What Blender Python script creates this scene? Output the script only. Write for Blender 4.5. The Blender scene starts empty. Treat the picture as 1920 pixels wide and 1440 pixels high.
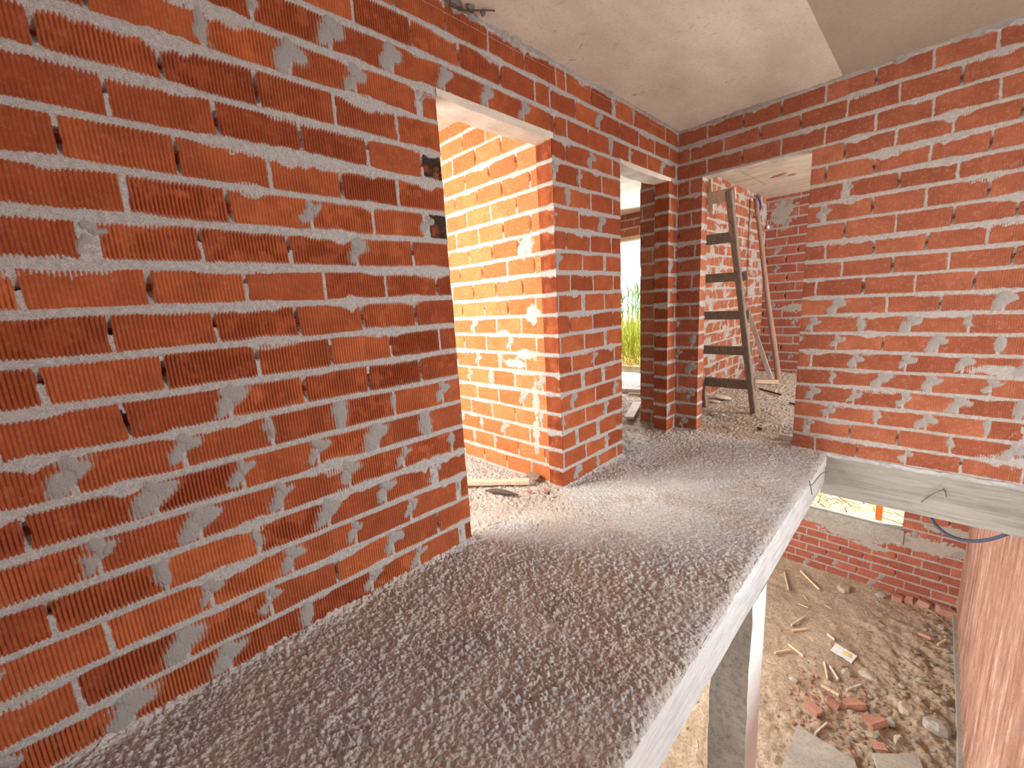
import bpy, math, random
import numpy as np
from mathutils import Vector, Matrix

sc = bpy.context.scene
col = sc.collection

# ------------------------------------------------------------------ camera
CX, CY, CZ = 1.60491, 0.0, 1.18980
YAW, PITCH, ROLL, FPX = 0.796765, -0.186128, -0.058817, 782.34
fw = Vector((-math.sin(YAW)*math.cos(PITCH), math.cos(YAW)*math.cos(PITCH), math.sin(PITCH)))
rt = fw.cross(Vector((0, 0, 1))).normalized(); up = rt.cross(fw)
r2 = rt*math.cos(ROLL) + up*math.sin(ROLL); u2 = -rt*math.sin(ROLL) + up*math.cos(ROLL)
cam = bpy.data.cameras.new('camera'); co = bpy.data.objects.new('camera', cam); col.objects.link(co)
cam.sensor_width = 36; cam.lens = 36*FPX/1920; cam.clip_start = .02; cam.clip_end = 500
co.matrix_world = Matrix(((r2.x, u2.x, -fw.x, CX), (r2.y, u2.y, -fw.y, CY), (r2.z, u2.z, -fw.z, CZ), (0, 0, 0, 1)))
sc.camera = co

# ------------------------------------------------------------------ world, sun, daylight at the openings, added fill lamps, exposure
w = bpy.data.worlds.new('world'); sc.world = w; w.use_nodes = True
nt = w.node_tree; bg = nt.nodes['Background']
bg.inputs[0].default_value = (.90, .95, 1.0, 1); bg.inputs[1].default_value = 1.1
sun = bpy.data.lights.new('sun', 'SUN'); sun.energy = 5.5; sun.angle = .02; sun.color = (1, .95, .86)
so = bpy.data.objects.new('sun', sun); col.objects.link(so)
so.rotation_euler = Vector((-.38, -.10, -1.0)).to_track_quat('-Z', 'Y').to_euler()

def area_lamp(name, loc, aim, sx, sy, power, color=(1, .97, .93)):
    l = bpy.data.lights.new(name, 'AREA'); l.shape = 'RECTANGLE'; l.size = sx; l.size_y = sy
    l.energy = power; l.color = color
    o = bpy.data.objects.new(name, l); col.objects.link(o); o.location = loc
    o.rotation_euler = (Vector(aim)-Vector(loc)).to_track_quat('-Z', 'Y').to_euler()
    return o
area_lamp('daylight_stair_side', (6.0, 3.3, 1.35), (0, .9, 1.1), 2.4, 2.0, 330, (.94, .975, 1))
area_lamp('fill_behind', (2.6, -2.2, 1.6), (1.2, 3.5, .6), 1.6, 1.4, 13, (.93, .97, 1))  # unseen fill lamp added behind the camera, no opening there
area_lamp('daylight_left_room', (-1.35, .05, 1.55), (.5, 2.5, .1), 1.1, 1.3, 100, (1, .97, .93))
area_lamp('daylight_rear_room', (2.9, 5.3, 1.4), (-.2, 5.0, .8), 1.5, 1.4, 64, (1, .93, .86))
area_lamp('daylight_hall', (-1.85, 5.9, 1.2), (-.4, 2.6, .4), 1.0, 1.9, 80, (.92, .95, 1))
area_lamp('daylight_lower_side', (-1.4, 3.8, -1.3), (1.4, 4.6, -2.9), 3.0, 1.6, 120, (1, .93, .84))
area_lamp('fill_lower_front', (1.3, -2.2, -1.5), (1.4, 5.0, -2.9), 1.8, 1.2, 150, (1, .96, .9))  # unseen fill lamp added to brighten the lower ground, no window behind it
vs = sc.view_settings; vs.view_transform = 'Standard'; vs.look = 'None'; vs.gamma = 1; vs.use_curve_mapping = False
vs.exposure = 0.5
try: sc.cycles.use_denoising = True
except Exception: pass
try:
    sc.cycles.max_bounces = 8; sc.cycles.diffuse_bounces = 6
except Exception: pass

H = .124           # brick course height
YB = 3.62          # back wall
ZC = 2.486         # ceiling
XS = 1.135         # slab edge

# ------------------------------------------------------------------ small helpers
def tag(o, label=None, cat=None, group=None, kind=None):
    if label: o['label'] = label
    if cat: o['category'] = cat
    if group: o['group'] = group
    if kind: o['kind'] = kind
    return o
def empty(name, loc, rot=(0, 0, 0)):
    o = bpy.data.objects.new(name, None); col.objects.link(o); o.location = loc; o.rotation_euler = rot
    o.empty_display_size = .1
    return o
def link_mesh(name, me, mats, parent=None):
    o = bpy.data.objects.new(name, me); col.objects.link(o)
    for m in (mats if isinstance(mats, (list, tuple)) else [mats]): me.materials.append(m)
    if parent is not None: o.parent = parent
    return o

_tabs = {}
def vn(x, y, seed=0):
    t = _tabs.get(seed)
    if t is None: t = _tabs[seed] = np.random.RandomState(seed+11).rand(128, 128).astype(np.float32)
    x = np.asarray(x, np.float32); y = np.asarray(y, np.float32)
    xf = np.floor(x); yf = np.floor(y)
    a = x-xf; b = y-yf; a = a*a*(3-2*a); b = b*b*(3-2*b)
    xi = xf.astype(np.int64) & 127; yi = yf.astype(np.int64) & 127
    x1 = (xi+1) & 127; y1 = (yi+1) & 127
    return (t[xi, yi]*(1-a)+t[x1, yi]*a)*(1-b)+(t[xi, y1]*(1-a)+t[x1, y1]*a)*b
def fbm(x, y, seed=0, oct=3, gain=.5):
    s = 0; a = 1; n = 0
    for i in range(oct):
        s = s+a*vn(x*2**i+i*17.3, y*2**i+i*5.1, seed+i); n += a; a *= gain
    return s/n

class Acc:      # vertices / quads / point colours of one mesh
    def __init__(s): s.V = []; s.F = []; s.C = []; s.M = []; s.n = 0
    def add(s, V, F, C=None, mat=0):
        V = np.asarray(V, np.float32); F = np.asarray(F, np.int64)
        if C is None: C = np.tile(np.array([1, .5, 0, 0], np.float32), (len(V), 1))
        s.V.append(V); s.F.append(F+s.n); s.C.append(C); s.M.append(np.full(len(F), mat, np.int32)); s.n += len(V)
    def box(s, a, b, C=(1, .5, 0, 0), mat=0):
        x0, y0, z0 = a; x1, y1, z1 = b
        V = [(x0, y0, z0), (x1, y0, z0), (x1, y1, z0), (x0, y1, z0), (x0, y0, z1), (x1, y0, z1), (x1, y1, z1), (x0, y1, z1)]
        F = [(0, 3, 2, 1), (4, 5, 6, 7), (0, 1, 5, 4), (1, 2, 6, 5), (2, 3, 7, 6), (3, 0, 4, 7)]
        s.add(V, F, np.tile(np.array(C, np.float32), (8, 1)), mat)
    def build(s, name, mats, parent=None, smooth=True):
        V = np.concatenate(s.V); F = np.concatenate(s.F); C = np.concatenate(s.C); M = np.concatenate(s.M)
        me = bpy.data.meshes.new(name)
        me.vertices.add(len(V)); me.vertices.foreach_set('co', V.ravel())
        me.loops.add(F.size); me.loops.foreach_set('vertex_index', F.ravel().astype(np.int32))
        me.polygons.add(len(F)); me.polygons.foreach_set('loop_start', np.arange(0, F.size, 4, dtype=np.int32))
        me.polygons.foreach_set('loop_total', np.full(len(F), 4, np.int32))
        me.polygons.foreach_set('material_index', M)
        me.polygons.foreach_set('use_smooth', np.full(len(F), smooth, bool))
        at = me.color_attributes.new('bk', 'FLOAT_COLOR', 'POINT'); at.data.foreach_set('color', C.ravel())
        me.update(calc_edges=True)
        return link_mesh(name, me, mats, parent)

def gridfaces(nu, nz, keep=None):
    i = np.arange(nu*nz).reshape(nz, nu)
    F = np.stack([i[:-1, :-1], i[:-1, 1:], i[1:, 1:], i[1:, :-1]], -1).reshape(-1, 4)
    return F if keep is None else F[keep.ravel()]
def samples(a, b, d): return np.linspace(a, b, max(2, int(round((b-a)/d))+1))

# ------------------------------------------------------------------ brickwork as real relief
def parse(d):
    o = {}
    for k, s in d.items(): o[k] = [(float(t[:-1]), t[-1]) for t in s.split()]
    return o
JL = parse({0: '-0.113S 0.138S 0.398s 0.661s 0.896s 1.151w', 1: '-0.205m 0.037s 0.284s 0.527g 0.774s 1.019g',
 2: '-0.12m 0.125s 0.374s 0.619s 0.881s 1.155w', 3: '-0.213p 0.028s 0.283s 0.525s 0.767s 1.023w',
 4: '-0.1s 0.13s 0.377s 0.625s 0.874s 1.137s', 5: '-0.214g 0.039s 0.273s 0.521s 0.761s 1.007S',
 6: '-0.111s 0.131s 0.377s 0.628s 0.859s 1.11s', 7: '0.022g 0.273s 0.511g 0.76g 1.006g',
 8: '-0.12p 0.128g 0.375p 0.624g 0.872p 1.12m', 9: '0.033p 0.276p 0.522g 0.766g 1.009g',
 10: '-0.115p 0.136g 0.38p 0.633m 0.88m 1.134g', 11: '0.032w 0.278p 0.529p 0.773s 1.024p',
 12: '0.125m 0.37g 0.618s 0.857m 1.106w', 13: '0.02g 0.26g 0.504m 0.747g 0.981m',
 14: '0.13p 0.376g 0.621g 0.867p 1.112p', 15: '0.022g 0.262g 0.504g 0.753m 1.008m',
 16: '0.13g 0.375s 0.618s 0.846s 1.124w', 17: '0.03g 0.277m 0.524s 0.771s 1.013s 1.265s 1.518s 1.77s 2.022g 2.134m 2.351g',
 18: '0.13g 0.37g 0.622m 0.869m 1.116g 1.362g 1.616g 1.866m 1.988m 2.226g',
 19: '0.05g 0.30m 0.55g 0.80m 1.05g 1.298g 1.545m 1.798g 2.047m 2.137m'})
JB = parse({0: '1.057m 1.299g 1.547s 1.795p', 1: '1w 1.249g 1.496g 1.739s', 2: '1.12s 1.38s 1.621s 1.876s',
 3: '1.019s 1.254s 1.502s 1.747S 1.986s', 4: '1.125s 1.381s 1.622s 1.868s', 5: '0.997m 1.248s 1.495s 1.744s',
 6: '1.132s 1.375g 1.626s 1.868s', 7: '0.987s 1.252s 1.495s 1.743s', 8: '1.115s 1.375m 1.614g 1.864s',
 9: '0.993m 1.249g 1.495m 1.742g', 10: '1.128m 1.381g 1.627m 1.873g', 11: '1.03m 1.282g 1.525g 1.768m',
 12: '1.127g 1.376m 1.622g 1.862g', 13: '1.003w 1.256g 1.499m 1.748g', 14: '1.116w 1.371g 1.617m',
 15: '1g 1.246g 1.495m 1.73g'})

def fill_joints(known, k, a, b, rng, types, half=.2475, off=0.):
    """joint list of one course, known ones first, the running bond continued either side"""
    L = list(known.get(k, [])) if known else []
    t = lambda: types[int(rng.rand()*len(types))]
    if not L:
        x = a+off+(.06 if k % 2 else .18)+rng.uniform(-.012, .012)
        L = [(x, t())]
    x = L[-1][0]
    while x < b: x += half+rng.uniform(-.007, .007); L.append((x, t()))
    x = L[0][0]
    while x > a: x -= half+rng.uniform(-.007, .007); L.insert(0, (x, t()))
    return L

def brick_relief(us, zs, known, seed, types='mmgp', smear=1., ribs=1., z_off=0., off=0., burn=(), patches=(), dirt=0., course_types=None, header=False):
    rng = np.random.RandomState(seed)
    U, Z = np.meshgrid(us.astype(np.float32), (zs-z_off).astype(np.float32))
    kb = np.round(Z/H)
    wob = (vn(U*1.7, kb*3.7, seed)-.5)*.009+(vn(U*9, kb*5.1, seed+1)-.5)*.004
    dbs = Z-(kb*H+wob); crs = np.where(dbs > 0, kb, kb-1).astype(int)
    db = np.abs(dbs)
    tb = .0042+.0035*vn(U*5, kb*9.1, seed+2)+.0025*vn(kb*3.3, kb*1.7+.3, seed)+.003*(kb == 11)
    Hb = np.full(U.shape, -.06, np.float32); Hm = np.full(U.shape, -.07, np.float32); Sm = np.zeros(U.shape, np.float32)
    tone = np.full(U.shape, .5, np.float32); bn = np.zeros(U.shape, np.float32)
    n1 = fbm(U*70, Z*70, seed+3, 2); n2 = fbm(U*260, Z*260, seed+5, 2); n3 = fbm(U*28, Z*28, seed+8, 3)
    pitch = .0099
    for c in range(int(crs.min()), int(crs.max())+1):
        msk = crs == c
        if not msk.any(): continue
        ty = types if course_types is None else course_types(c)
        if header: L = [(us[0]-.07, 'm'), (us[-1]+.07, 'm')]
        else: L = fill_joints(known, c, us[0]-.3, us[-1]+.3, rng, ty, off=off)
        P = np.array([a for a, _ in L]); T = [b for _, b in L]
        nb = len(P)+1
        tn = rng.rand(nb); amp = np.clip(rng.normal(.85, .25, nb), .25, 1.1); ofs = rng.uniform(-.0015, .0012, nb); sl = rng.uniform(-.05, .05, nb)
        rows, cols = np.nonzero(msk)
        u = U[rows, cols]; z = Z[rows, cols]; zc = (c+.5)*H; d2 = db[rows, cols]; t2 = tb[rows, cols]
        sgn = dbs[rows, cols] > 0
        bi = np.searchsorted(P, u)
        jn = np.clip(bi-1, 0, len(P)-1); jn2 = np.clip(bi, 0, len(P)-1)
        near = np.where(np.abs(u-P[jn]) < np.abs(u-P[jn2]), jn, jn2)
        slant = rng.uniform(-.05, .05, len(P))
        jd = u-P[near]-slant[near]*(z-zc)
        hwid = np.array([{'m': .0042, 'g': .0058, 'p': .0048, 's': .004, 'S': .005, 'w': .016}[x] for x in T])*rng.uniform(.8, 1.25, len(P))
        jw = hwid[near]+.0012*(vn(z*60, u*20, seed+4)-.5)
        wig = (vn(z*45, P[near]*50, seed+6)-.5)*.003
        e = np.minimum(d2-t2, np.abs(jd+wig)-jw)
        s_ = np.abs(np.sin(np.pi*(u-P[jn])/pitch))**.85
        worn = np.clip((n3[rows, cols]-.55)*5, 0, 1)*.6
        a_ = .0085*ribs*amp[bi]*(1-worn)
        hb = ofs[bi]+sl[bi]*(z-zc)*.3+a_*(s_-1)-.0035*np.exp(-np.clip(e, 0, 1)/.0022)+(n2[rows, cols]-.5)*.0007
        hb = np.where(e > 0, hb, -.06)
        # bed mortar, squeezed over the arrises
        sq = np.clip(vn(u*7, kb[rows, cols]*4.3, seed+12)-.52, 0, 1)*np.where(sgn, .03, .07)*smear
        sq *= vn(u*40, kb[rows, cols]*2.3, seed+13)+.3
        topb = .0002+.0035*(n1[rows, cols]-.5)+(n2[rows, cols]-.5)*.0018+.0012*(vn(u*4, kb[rows, cols], seed+9)-.4)
        hm = topb-np.clip(d2-t2-sq, 0, 1)*.75-np.clip(d2-t2, 0, 1)*.02
        # head joint mortar
        Tn = np.array([ord(x) for x in T])[near]
        rnd = rng.rand(len(P))[near]
        depth = np.full(len(u), -.0015, np.float32)
        zl = (z-zc)/H+(vn(u*90, z*60, seed+15)-.5)*.15
        depth = np.where(Tn == ord('g'), np.where(np.abs(zl-(rnd-.5)*.2) < .30+.1*rnd, -.058, -.006), depth)
        depth = np.where(Tn == ord('p'), np.where(zl < .15*(rnd-.5), -.004, -.050), depth)
        depth = depth+.004*(n1[rows, cols]-.5)+(n2[rows, cols]-.5)*.002
        hh = depth-np.clip(np.abs(jd+wig)-jw-.001, 0, 1)*1.8
        hm = np.maximum(hm, np.where(np.abs(jd) < jw+.02, hh, -.06))
        # mortar smears across the head joints
        smk = np.zeros(len(u)); sm = np.isin(Tn, [ord('s'), ord('S'), ord('w')])
        if sm.any():
            r1 = rng.rand(len(P), 6)[near]
            big = np.where(Tn == ord('S'), 1.35, np.where(Tn == ord('w'), .55, 1.))*(.55+.5*r1[:, 0])
            wx = (vn(u*35, z*35, seed+20)-.5)*.022; wz = (vn(u*30, z*30, seed+21)-.5)*.022
            x = u-P[near]+wx; y = z-zc+wz
            def lobe(cx, cy, rx, ry, ang):
                ca, sa = math.cos(ang), math.sin(ang)
                X = (x-cx)*ca+(y-cy)*sa; Y = -(x-cx)*sa+(y-cy)*ca
                return np.sqrt((X/(rx*big))**2+(Y/(ry*big))**2)
            q = np.minimum(lobe(-.017, -.010, .019, .034, -.45), lobe(.022, .018, .030, .019, .55))
            q = np.minimum(q, lobe(.004, .036, .020, .022, 0))
            q = np.where((r1[:, 1] > .75), np.minimum(lobe(0, .012, .02, .045, 0), 3), q)
            hs = .0065*(1.08-q)+.0025*(n1[rows, cols]-.5)+.0016*(n2[rows, cols]-.5)+.0009*(s_-.6)
            hs = np.minimum(hs, .0022+.0018*n1[rows, cols])+.0014*np.exp(-((q-1.0)/.12)**2)*(vn(u*60, z*60, seed+22) > .55)
            hs = np.where(q > 2.2, -.06, hs)
            hs = np.where(sm, hs, -.06); smk = (hs > hm-.0004)*1.; hm = np.maximum(hm, hs)
        if dirt:
            pt = fbm(u*7, z*9, seed+30, 3)
            hm = np.maximum(hm, (-.0022+(pt-.62+dirt)*.03).clip(-.06, .0012)+.001*n1[rows, cols])
        for (pu, pz, ru, rz) in patches:
            q = np.sqrt(((u-pu)/ru)**2+((z+z_off-pz)/rz)**2)+(n3[rows, cols]-.5)*1.3
            hm = np.maximum(hm, np.where(q < 1.7, np.minimum(.0015, .012*(1.05-q))+.0016*(n1[rows, cols]-.5), -.07))
        Hb[rows, cols] = hb; Hm[rows, cols] = hm; Sm[rows, cols] = smk; tone[rows, cols] = tn[bi]
        for (bc, bu) in burn:
            if bc == c: bn[rows, cols] = np.where(np.abs(u-bu) < .06, 1., 0.)*np.clip(n3[rows, cols]*3-.7, .2, 1)
    Hh = np.maximum(np.maximum(Hb, Hm), -.058)
    m = np.clip((Hm-Hb)/.0007+.5, 0, 1)
    m = np.where(Hh < -.03, .15, m)
    C = np.stack([m, tone, bn, Sm], -1).reshape(-1, 4).astype(np.float32)
    return Hh, C

def panel(acc, origin, ud, nd, u0, u1, z0, z1, du, dz, known=None, seed=1, holes=(), us=None, keep_edge=False, **kw):
    """brick face: u runs along ud from origin, relief along nd; holes = (u0,u1,z0,z1)"""
    us = samples(u0, u1, du) if us is None else us
    zs = samples(z0, z1, dz)
    for (a, b, c, d) in holes:      # snap grid lines onto the openings
        for v in (a, b):
            if us[0] < v < us[-1]: us[np.abs(us-v).argmin()] = v
        for v in (c, d):
            if zs[0] < v < zs[-1]: zs[np.abs(zs-v).argmin()] = v
    Hh, C = brick_relief(us, zs, known, seed, **kw)
    U, Z = np.meshgrid(us, zs)
    ud = np.array(ud, float); nd = np.array(nd, float); o = np.array(origin, float)
    V = o+U.ravel()[:, None]*ud+Z.ravel()[:, None]*np.array([0, 0, 1.])+Hh.ravel()[:, None]*nd
    keep = np.ones((len(zs)-1, len(us)-1), bool)
    um = (us[:-1]+us[1:])/2; zm = (zs[:-1]+zs[1:])/2
    for (a, b, c, d) in holes: keep &= ~(((um > a) & (um < b))[None, :] & ((zm > c) & (zm < d))[:, None])
    F = gridfaces(len(us), len(zs), keep)
    flip = np.dot(np.cross(ud, [0, 0, 1]), nd) < 0
    if flip: F = F[:, ::-1]
    acc.add(V, F, C)

# ------------------------------------------------------------------ materials
def mat(name):
    m = bpy.data.materials.new(name); m.use_nodes = True
    n = m.node_tree; b = n.nodes['Principled BSDF']; b.inputs['Roughness'].default_value = .9
    b.inputs['Specular IOR Level'].default_value = .2
    return m, n, b
def N(n, t, **k):
    x = n.nodes.new(t)
    for a, v in k.items():
        if a.startswith('i_'): x.inputs[a[2:].replace('_', ' ')].default_value = v
        else: setattr(x, a, v)
    return x
def noise(n, scale, detail=4, rough=.55, vec=None, dist=0):
    x = N(n, 'ShaderNodeTexNoise'); x.inputs['Scale'].default_value = scale; x.inputs['Detail'].default_value = detail
    x.inputs['Roughness'].default_value = rough; x.inputs['Distortion'].default_value = dist
    if vec is not None: n.links.new(vec, x.inputs['Vector'])
    return x
def ramp(n, src, stops):
    r = N(n, 'ShaderNodeValToRGB'); e = r.color_ramp.elements
    while len(e) < len(stops): e.new(.5)
    for i, (p, c) in enumerate(stops): e[i].position = p; e[i].color = (*c, 1) if len(c) == 3 else c
    n.links.new(src, r.inputs[0]); return r
def mixc(n, f, a, b, mode='MIX'):
    x = N(n, 'ShaderNodeMix', data_type='RGBA', blend_type=mode)
    for s, v in ((0, f), (6, a), (7, b)):
        if isinstance(v, (int, float)): x.inputs[s].default_value = v
        elif isinstance(v, tuple): x.inputs[s].default_value = (*v, 1)
        else: n.links.new(v, x.inputs[s])
    return x.outputs[2]
def coords(n, scale=(1, 1, 1)):
    t = N(n, 'ShaderNodeTexCoord'); mp = N(n, 'ShaderNodeMapping'); mp.inputs['Scale'].default_value = scale
    n.links.new(t.outputs['Object'], mp.inputs[0]); return mp.outputs[0]
def bump(n, b, src, strength, dist):
    x = N(n, 'ShaderNodeBump'); x.inputs['Strength'].default_value = strength; x.inputs['Distance'].default_value = dist
    n.links.new(src, x.inputs['Height']); n.links.new(x.outputs[0], b.inputs['Normal'])

def brick_mat(name, c0, c1, mortar0, mortar1, dust=.25, dustc=(.62, .42, .33)):
    m, n, b = mat(name)
    at = N(n, 'ShaderNodeVertexColor', layer_name='bk'); sp = N(n, 'ShaderNodeSeparateColor'); n.links.new(at.outputs[0], sp.inputs[0])
    v = coords(n)
    n1 = noise(n, 9, 5, .6, v); n2 = noise(n, 70, 4, .6, v); n3 = noise(n, 320, 3, .6, v)
    base = ramp(n, sp.outputs[1], [(0, c0), (.55, tuple((x+y)/2 for x, y in zip(c0, c1))), (1, c1)])
    c = mixc(n, ramp(n, n1.outputs[0], [(.35, (0, 0, 0)), (.7, (.55,)*3)]).outputs[0], base.outputs[0], tuple(x*.62 for x in c0))
    c = mixc(n, ramp(n, n2.outputs[0], [(.52, (0, 0, 0)), (.75, (dust,)*3)]).outputs[0], c, dustc)
    c = mixc(n, ramp(n, n3.outputs[0], [(.64, (0, 0, 0)), (.74, (dust*1.6,)*3)]).outputs[0], c, (.72, .55, .45))
    c = mixc(n, sp.outputs[2], c, (.045, .028, .022))
    mo = ramp(n, n2.outputs[0], [(.3, mortar0), (.7, mortar1)])
    mo1 = mixc(n, at.outputs['Alpha'], mo.outputs[0], tuple(x*.93 for x in mortar0))
    mo2 = mixc(n, ramp(n, n3.outputs[0], [(.42, (.55,)*3), (.55, (0, 0, 0))]).outputs[0], mo1, tuple(x*.6 for x in mortar0))
    n.links.new(mixc(n, sp.outputs[0], c, mo2), b.inputs['Base Color'])
    bump(n, b, n3.outputs[0], .5, .0012)
    return m
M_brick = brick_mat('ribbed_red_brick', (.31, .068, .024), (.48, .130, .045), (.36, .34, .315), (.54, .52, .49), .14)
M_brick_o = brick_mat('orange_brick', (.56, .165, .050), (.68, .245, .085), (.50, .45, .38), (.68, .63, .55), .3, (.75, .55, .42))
M_brick_d = brick_mat('smooth_red_brick', (.35, .100, .050), (.49, .165, .085), (.42, .39, .36), (.60, .56, .52), .3)
M_brick_l = brick_mat('old_red_brick', (.30, .085, .055), (.43, .135, .085), (.34, .30, .27), (.48, .43, .38), .2, (.5, .40, .33))

def concrete_mat(name, c0, c1, spots=True, bscale=60, bstr=.5, bdist=.004, aniso=(1, 1, 1), pebble=False, fleck=.35):
    m, n, b = mat(name); v = coords(n, aniso)
    n1 = noise(n, 3, 6, .65, v); n2 = noise(n, bscale, 5, .65, v); n3 = noise(n, bscale*5, 3, .6, v)
    c = ramp(n, n1.outputs[0], [(.3, c0), (.72, c1)]).outputs[0]
    c = mixc(n, ramp(n, n2.outputs[0], [(.35, (fleck,)*3), (.55, (0, 0, 0))]).outputs[0], c, tuple(x*.55 for x in c0))
    if spots: c = mixc(n, ramp(n, n3.outputs[0], [(.60, (0, 0, 0)), (.72, (.5,)*3)]).outputs[0], c, tuple(min(1, x*1.35) for x in c1))
    n.links.new(c, b.inputs['Base Color'])
    ad = N(n, 'ShaderNodeMath', operation='ADD'); n.links.new(n2.outputs[0], ad.inputs[0])
    ml = N(n, 'ShaderNodeMath', operation='MULTIPLY'); ml.inputs[1].default_value = .4; n.links.new(n3.outputs[0], ml.inputs[0]); n.links.new(ml.outputs[0], ad.inputs[1])
    bump(n, b, ad.outputs[0], bstr, bdist)
    return m
def floor_mat():
    m, n, b = mat('rough_screed'); v = coords(n)
    at = N(n, 'ShaderNodeVertexColor', layer_name='bk'); sp = N(n, 'ShaderNodeSeparateColor'); n.links.new(at.outputs[0], sp.inputs[0])
    n1 = noise(n, 5, 6, .65, v); n2 = noise(n, 90, 4, .6, v); n3 = noise(n, 380, 3, .65, v)
    c = ramp(n, n1.outputs[0], [(.3, (.47, .44, .425)), (.72, (.64, .605, .585))]).outputs[0]
    c = mixc(n, sp.outputs[0], c, ramp(n, n1.outputs[0], [(.3, (.48, .39, .32)), (.7, (.66, .57, .48))]).outputs[0])
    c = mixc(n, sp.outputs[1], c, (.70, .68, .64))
    n4 = noise(n, 150, 2, .5, v)
    c = mixc(n, ramp(n, n4.outputs[0], [(.36, (.45,)*3), (.47, (0, 0, 0))]).outputs[0], c, (.28, .24, .215))
    c = mixc(n, ramp(n, n4.outputs[0], [(.56, (0, 0, 0)), (.66, (.6,)*3)]).outputs[0], c, (.78, .74, .69))
    c = mixc(n, ramp(n, n3.outputs[0], [(.38, (.3,)*3), (.46, (0, 0, 0))]).outputs[0], c, (.30, .27, .25))
    n.links.new(c, b.inputs['Base Color'])
    ad = N(n, 'ShaderNodeMath', operation='ADD'); n.links.new(n4.outputs[0], ad.inputs[0]); n.links.new(n3.outputs[0], ad.inputs[1])
    bump(n, b, ad.outputs[0], .8, .004); return m
M_floor = floor_mat()
M_dusty = concrete_mat('dusty_floor', (.50, .39, .30), (.64, .53, .43), bscale=55, bstr=1.0, bdist=.02, fleck=.55)
M_slabside = concrete_mat('cast_slab_side', (.44, .445, .43), (.60, .605, .59), bscale=25, bstr=.5, bdist=.004, aniso=(1, .25, 1.5), fleck=.45)
M_beam = concrete_mat('board_marked_concrete', (.26, .25, .215), (.45, .44, .39), bscale=22, bstr=.6, bdist=.004, aniso=(.12, 1, 2.4), fleck=.5)
def ceil_mat(name, c0, c1, st):
    m, n, b = mat(name); v = coords(n, (1, .5, 1)); v2 = coords(n)
    n1 = noise(n, 2.2, 6, .65, v); n2 = noise(n, 14, 6, .7, v2, .8); n3 = noise(n, 60, 4, .6, v2); n4 = noise(n, 1.6, 3, .5, v2)
    c = ramp(n, n1.outputs[0], [(.32, c0), (.7, c1)]).outputs[0]
    mk = N(n, 'ShaderNodeMath', operation='MULTIPLY'); n.links.new(ramp(n, n2.outputs[0], [(.30, (1,)*3), (.41, (0, 0, 0))]).outputs[0], mk.inputs[0])
    n.links.new(ramp(n, n4.outputs[0], [(.45, (0, 0, 0)), (.62, (st,)*3)]).outputs[0], mk.inputs[1])
    c = mixc(n, mk.outputs[0], c, tuple(x*.38 for x in c0))
    c = mixc(n, ramp(n, n3.outputs[0], [(.3, (.35,)*3), (.5, (0, 0, 0))]).outputs[0], c, tuple(x*.7 for x in c0))
    n.links.new(c, b.inputs['Base Color']); bump(n, b, n3.outputs[0], .3, .002); return m
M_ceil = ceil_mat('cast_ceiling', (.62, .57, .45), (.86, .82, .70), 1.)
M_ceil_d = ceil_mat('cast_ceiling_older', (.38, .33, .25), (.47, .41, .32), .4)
M_ceil_b = concrete_mat('board_cast_ceiling', (.56, .49, .37), (.76, .69, .56), bscale=12, bstr=.5, bdist=.004, aniso=(.35, 1.6, 1), fleck=.35)
M_column = concrete_mat('shaded_column_face', (.15, .125, .10), (.25, .215, .18), bscale=30, bstr=.9, bdist=.01, fleck=.6)  # darker tone: shade on the column faces put into the colour
M_collit = concrete_mat('lit_column_face', (.68, .69, .66), (.86, .87, .84), bscale=30, bstr=.5, bdist=.006, fleck=.15)  # same column, paler: light on its stair-well face put into the colour
M_dirt = concrete_mat('trodden_dirt', (.42, .31, .225), (.64, .50, .37), bscale=38, bstr=1.0, bdist=.02, fleck=.6)
M_lintel = concrete_mat('lintel_concrete', (.62, .54, .44), (.78, .70, .60), bscale=20, bstr=.4, bdist=.003, aniso=(1, .3, 1), fleck=.25)
M_stone = concrete_mat('rubble_stone', (.40, .33, .26), (.58, .50, .42), bscale=40, bstr=.8, bdist=.006, fleck=.4)
M_stone2 = concrete_mat('grey_rubble', (.30, .275, .24), (.48, .45, .40), bscale=40, bstr=.8, bdist=.006, fleck=.4)
M_bit = concrete_mat('broken_brick', (.36, .165, .12), (.56, .31, .23), bscale=60, bstr=.6, bdist=.004, fleck=.4)

def wood_mat(name, c0, c1, scale=(30, 30, 1.5), str_=.6):
    m, n, b = mat(name); v = coords(n, scale)
    n1 = noise(n, 1.6, 6, .65, v, .6); n2 = noise(n, 9, 4, .6, v)
    c = ramp(n, n1.outputs[0], [(.3, c0), (.68, c1)]).outputs[0]
    c = mixc(n, ramp(n, n2.outputs[0], [(.3, (.5,)*3), (.5, (0, 0, 0))]).outputs[0], c, tuple(x*.5 for x in c0))
    n.links.new(c, b.inputs['Base Color']); bump(n, b, n1.outputs[0], str_, .004); return m
M_oldwood = wood_mat('weathered_ladder_wood', (.20, .155, .12), (.40, .325, .265))
M_pale = wood_mat('pale_sawn_wood', (.62, .45, .30), (.80, .64, .47))
M_grey = wood_mat('grey_sawn_wood', (.52, .46, .39), (.70, .64, .56))
M_red = wood_mat('reddish_pole_wood', (.26, .16, .12), (.44, .30, .23))
M_dark = wood_mat('dark_stick', (.07, .05, .04), (.16, .12, .09))
M_straw = wood_mat('dry_straw', (.55, .38, .18), (.85, .66, .36))

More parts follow.
